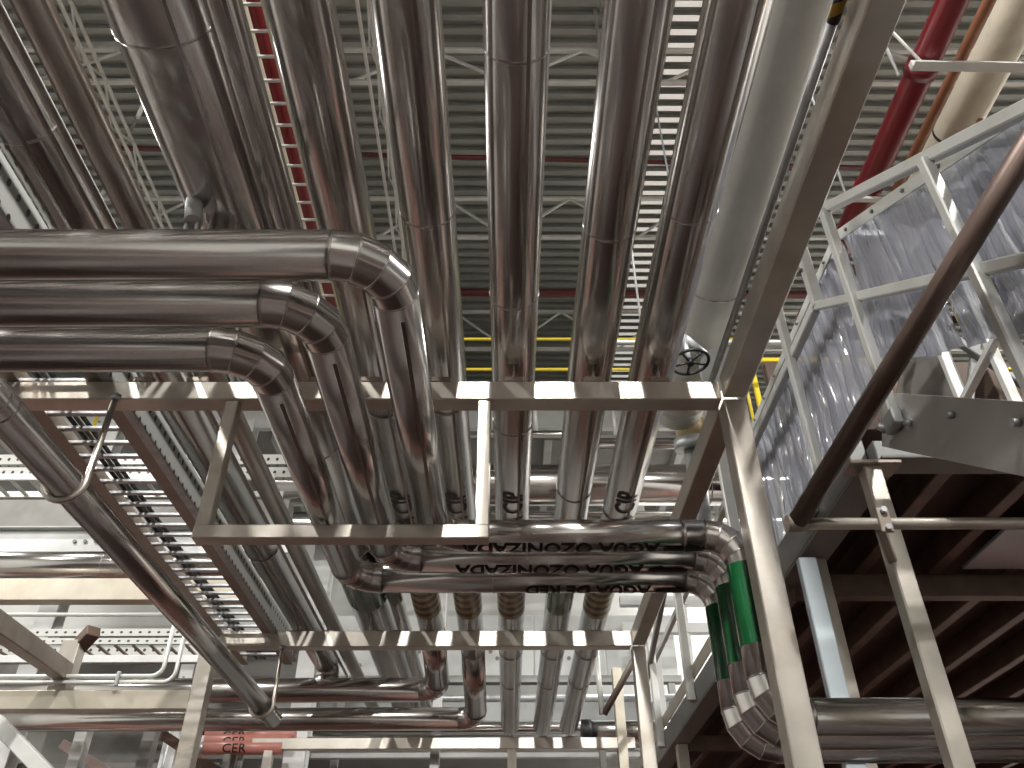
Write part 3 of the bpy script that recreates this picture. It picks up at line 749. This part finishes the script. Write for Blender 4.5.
t = thing('far_ladder', 'pale cable ladder crossing at the far left below the punched channels', 'cable ladder', (-6, 9, 6.7))
for yy in (8.9, 9.35): bar('side_rail', (-7.5, yy, 6.72), (-2.9, yy, 6.72), .03, .09, RAILW, t)
rm = None; x = -7.4
while x < -3: 
    o = link('rung', rm or bar_mesh((0, 8.91, 6.70), (0, 9.34, 6.70), .05, .025), RAILW, t); rm = o.data; o.location = (x, 0, 0); x += .24
tag(box('grey_girder', (-7.2, -2.7), (9.0, 9.25), (6.08, 6.46), GREYP), 'deep grey girder crossing behind the slung pipe', 'beam')
t = thing('bolted_girder', 'white girder with bolt groups crossing at the far left', 'beam', (-5, 8.6, 5.5))
box('web', (-6.9, -2.5), (8.6, 8.63), (5.56, 5.84), WHITE, t); box('flange', (-6.9, -2.5), (8.52, 8.75), (5.84, 5.86), GREYL, t)
for k in range(3): tube('bolt', [(-4.95+.12*k, 8.58, 5.70), (-4.95+.12*k, 8.6, 5.70)], .022, GREYP, t, 6)
for k in range(4): tube('bolt', [(-4.35+.13*(k % 2), 8.58, 5.64+.12*(k//2)), (-4.35+.13*(k % 2), 8.6, 5.64+.12*(k//2))], .022, GREYP, t, 6)
t = thing('far_clad_pipe', 'pale silver pipe crossing just above the cream beam at the left', 'pipe', (-4, 8.4, 5.3))
pipe(t, [(-7, 8.4, 5.33), (-2.5, 8.4, 5.33)], .145, CLAD, None, 32, [(0, 2.6)])
tag(box('cream_beam', (-6.6, -2.5), (8.2, 8.35), (4.85, 5.09), CREAM), 'cream square beam crossing under the silver pipe at the left', 'beam')
conduit('thin_conduit', [(-6.5, 7.8, 4.54), (-3.2, 7.8, 4.54)], .02, RAILW, 'single thin conduit crossing below the cream beam', 'conduit')
t = thing('far_tray', 'punched cable tray with rungs crossing low at the left', 'cable ladder', (-4, 7.8, 4.3))
perf_bar('side_rail', (-5.4, 7.8, 4.36), (-2.7, 7.8, 4.36), .02, .07, t, pitch=.09)
perf_bar('side_rail', (-5.4, 7.8, 4.275), (-2.7, 7.8, 4.275), .02, .06, t, pitch=.09)
perf_bar('side_rail', (-5.4, 8.2, 4.32), (-2.7, 8.2, 4.32), .02, .1, t, pitch=.09)
rm = None; x = -5.3
while x < -2.8:
    o = link('rung', rm or bar_mesh((0, 7.81, 4.24), (0, 8.19, 4.24), .03, .02), STEELD, t); rm = o.data; o.location = (x, 0, 0); x += .17
tag(box('pale_rail', (-5.5, -2.5), (7.6, 7.66), (4.01, 4.08), WHITE), 'pale flat rail crossing under the low cable tray', 'rail')
for k in range(2):
    z = 3.50-.045*k; e = .10*k
    conduit('bent_conduit', [(-6, 6.32, z), (-2.63+e, 6.32, z), (-2.63+e, 6.32, 3.98)], .016, RAILW,
            ('upper of two thin conduits that bend upward above the cream tie beam', 'lower of two thin conduits that bend upward above the cream tie beam')[k], 'conduit', R=.08)
tag(bar('conduit_clip', (-2.95, 6.30, 3.42), (-2.95, 6.30, 3.53), .03, .03, GALV, None, (0, 1, 0)), 'small clip holding the two conduits on the tie beam', 'clip')
# ducts behind the middle
t = thing('far_duct', 'wide silver duct crossing behind the middle pipes', 'duct', (1.5, 10, 7.2))
pipe(t, [(-3.2, 10, 7.22), (4.2, 10, 7.22)], .29, CLAD, None, 40, [(0, 1.2), (0, 3.9), (0, 6)])
for x in (-2.9, 4.0): tube('hanger_rod', [(x, 10, 7.4), (x, 10, 11.03)], .012, GALV, t, 8)
t = thing('far_duct', 'smaller silver duct crossing under the wide duct', 'duct', (1.5, 10.4, 6.8))
pipe(t, [(-3.2, 10.2, 6.70), (4.2, 10.2, 6.70)], .19, CLAD, None, 36, [(0, 2.2), (0, 4.7)])
for x in (-3.1, 4.1): bar('strap', (x, 10.35, 6.7), (x, 10.35, 10.99), .03, .03, GALV, t, (0, 1, 0))
conduit('far_line', [(-.4, 9.5, 7.73), (1.0, 9.5, 7.73), (1.0, 9.5, 8.6)], .06, CLAD, 'silver line with a bend above the wide duct', 'pipe', R=.16, n=20)
conduit('far_line', [(1.25, 9.5, 7.56), (2.7, 9.5, 7.56)], .055, CLAD, 'short silver line above the wide duct near the rack post', 'pipe', n=20)
tag(box('far_beam', (-3.0, 4.2), (9.3, 9.36), (7.55, 7.60), GREYP), 'thin dark beam crossing above the wide duct', 'beam')
for k, (x, z) in enumerate(((1.5, 7.6), (1.72, 7.5), (1.95, 7.55), (.4, 7.7))):
    conduit('drop_pipe', [(x, 9.5, z), (x-.02, 9.5, z+.9)], .03, RAILW, ('thin drop pipe leftmost above the short silver line', 'thin drop pipe in the middle above the short silver line', 'thin drop pipe rightmost above the short silver line', 'thin drop pipe above the wide duct behind the middle pipe')[k], 'pipe')
# far white equipment casing and lower services
t = thing('white_casing', 'white equipment casing with bolt holes at the far end below the pipes', 'casing', (0, 12, 5))
for k in range(1, 6): box('panel', (-3.8+1.05*k, -2.77+1.05*k), (12, 12.05), (5.18, 6.1), WHITE, t)
box('sill', (-2.75, 2.5), (11.9, 12.05), (5.08, 5.18), GREYL, t)
for x in (-2.4, 2.3): box('leg', (x, x+.1), (11.92, 12.02), (0, 5.08), GREYL, t)
for k in range(1, 6):
    for j in range(3): tube('bolt', [(-3.4+1.05*k+.1*j, 11.98, 5.55-.1*j), (-3.4+1.05*k+.1*j, 12, 5.55-.1*j)], .03, GREYP, t, 6)
tag(box('grey_plenum', (-4, 2.6), (12.4, 13.2), (4.2, 5.0), GREYM), 'long grey plenum box below the white casing', 'plenum')
for k, (y, z, r, m) in enumerate(((11.5, 4.75, .05, GALV), (11.2, 4.30, .07, CLAD), (11.8, 4.48, .05, GALV), (11.0, 4.08, .09, CLAD))):
    conduit('far_pipe', [(-4.5, y, z), (2.4, y, z)], r, m, ('thin galvanised pipe topmost before the grey plenum', 'shiny pipe second from top before the grey plenum', 'thin pipe close to the grey plenum wall', 'lowest shiny pipe before the grey plenum')[k], 'pipe', n=20)
tag(box('far_rail', (-3.4, 2.2), (11.6, 11.7), (4.02, 4.12), WHITE), 'white rail crossing under the far shiny pipes', 'rail')
t = thing('capped_pipe', 'short silver pipe with a black end cap near the far post', 'pipe', (1.5, 10.5, 4.1))
tube('pipe', [(1.02, 10.5, 4.08), (2.4, 10.5, 4.08)], .12, CLAD, t, 28)
box('stand', (1.10, 1.18), (10.46, 10.54), (0, 3.97), GREYP, t)
tube('end_cap', [(.90, 10.5, 4.08), (1.02, 10.5, 4.08)], .14, BLACK, t, 28)
t = thing('v_strut', 'pale v-shaped strut behind the second bay near the post', 'strut', (1, 9, 3.9))
tube('leg', [(1.0, 9.0, 3.90), (.98, 9.0, 4.62)], .03, RAILW, t, 14)
tube('leg', [(1.02, 9.0, 3.90), (1.60, 8.6, 4.75)], .035, STEELD, t, 14)
for k in range(2): tag(box('far_upright', ((-1.0, 2.0)[k], (-.88, 2.12)[k]), (11.3, 11.42), (0, 8.8), WHITE), ('white upright behind the hazard taped twins', 'white upright behind the right post of the second beam')[k], 'column')
t = thing('far_handrail', 'white far handrail behind the mezzanine edge', 'guardrail', (2.3, 11, 5))
for z in (5.6, 6.0): bar('rail', (1.6, 11.2, z), (4.5, 11.2, z), .12, .14, WHITE, t)
for x in (1.9, 2.5, 3.1): bar('rail_post', (x, 11.2, 4.6), (x, 11.2, 6.0), .08, .08, WHITE, t, (0, 1, 0))
# salmon pipes with lettering
for k in range(3):
    z = 4.03-.125*k; x0 = -3.62+.09*k; y = 10.4-.24*k
    t = thing('salmon_pipe', ('salmon painted pipe topmost of three at the lower left', 'salmon painted pipe middle of three at the lower left', 'salmon painted pipe lowest of three at the lower left')[k], 'pipe', (x0, y, z), 'salmon pipes')
    tube('pipe', [(x0, y, z), (-2.55, y, z)], .074, PINK, t, 24)
    tube('end_collar', [(x0-.06, y, z), (x0, y, z)], .062, (BLACK, WHITE, GALV)[k], t, 24)
    def fn(u, v, x0=x0, y=y, z=z):
        return V((x0+.22+u, y-.076*math.cos(-.9+v/.074), z+.076*math.sin(-.9+v/.074)))
    box('stand', (-3.2, -3.13), (y-.03, y+.03), (0, z-.07), GREYP, t)
    lettering('lettering', 'CER', .14, fn, t, bold=.015, spacing=1.1)
# lower left braces
for k, (a, b, m) in enumerate((((-3.75, 9.2, 3.80), (-2.3, 9.2, 3.0), BROWN), ((-4.9, 9.6, 3.75), (-3.2, 9.6, 2.9), PINKB), ((-3.2, 9.9, 3.3), (-4.6, 9.9, 2.9), PINKB), ((-3.70, 6.2, 3.15), (-3.15, 6.2, 2.75), RAILW))):
    tag(bar('brace', a, b, .09, .10, m), ('brown brace slanting behind the left post of the second beam', 'dusty pink brace falling to the right under the tie beam', 'dusty pink brace rising to the right under the tie beam', 'slim pale diagonal in the bottom left corner')[k], 'brace')
for k, x in enumerate((-4.45, -3.75)):
    tag(box('far_stanchion', (x, x+.12), (8.9, 9.05), (0, 4.0), (RAILW, GREYP)[k]), ('pale stanchion at the lower left under the tie beam', 'dark stanchion beside the pale one at the lower left')[k], 'column')
t = thing('low_platform', 'grey low platform with a dark wall at the far left', 'platform', (-5, 11.5, 0))
box('soffit', (-9.5, -2.9), (11.0, 13.5), (5.45, 5.52), GREYP, t); box('wall', (-9.5, -2.9), (11.5, 11.6), (0, 5.45), GREYP, t)
t = thing('pink_machine', 'dusty pink machine bulk low at the far left', 'machine', (-5, 11, 0))
box('body', (-7.2, -3.3), (11.05, 11.45), (0, 3.75), PINKB, t); box('lid', (-7.0, -3.6), (11.02, 11.45), (3.75, 3.85), GREYP, t)
for k in range(3): box('hatch', (-6.4+1.0*k, -5.7+1.0*k), (11.02, 11.05), (3.15, 3.6), (GREYP, PINK, GREYL)[k], t)
for k, (x, y) in enumerate(((-3.55, 9.4), (-2.85, 7.9), (-3.9, 10))):
    conduit('hang_rod', [(x, y, 2.6), (x, y, 4.6)], .018, GALV, ('hanging rod nearest the left edge at bottom left', 'hanging rod under the low cable tray', 'hanging rod before the grey soffit')[k], 'rod')
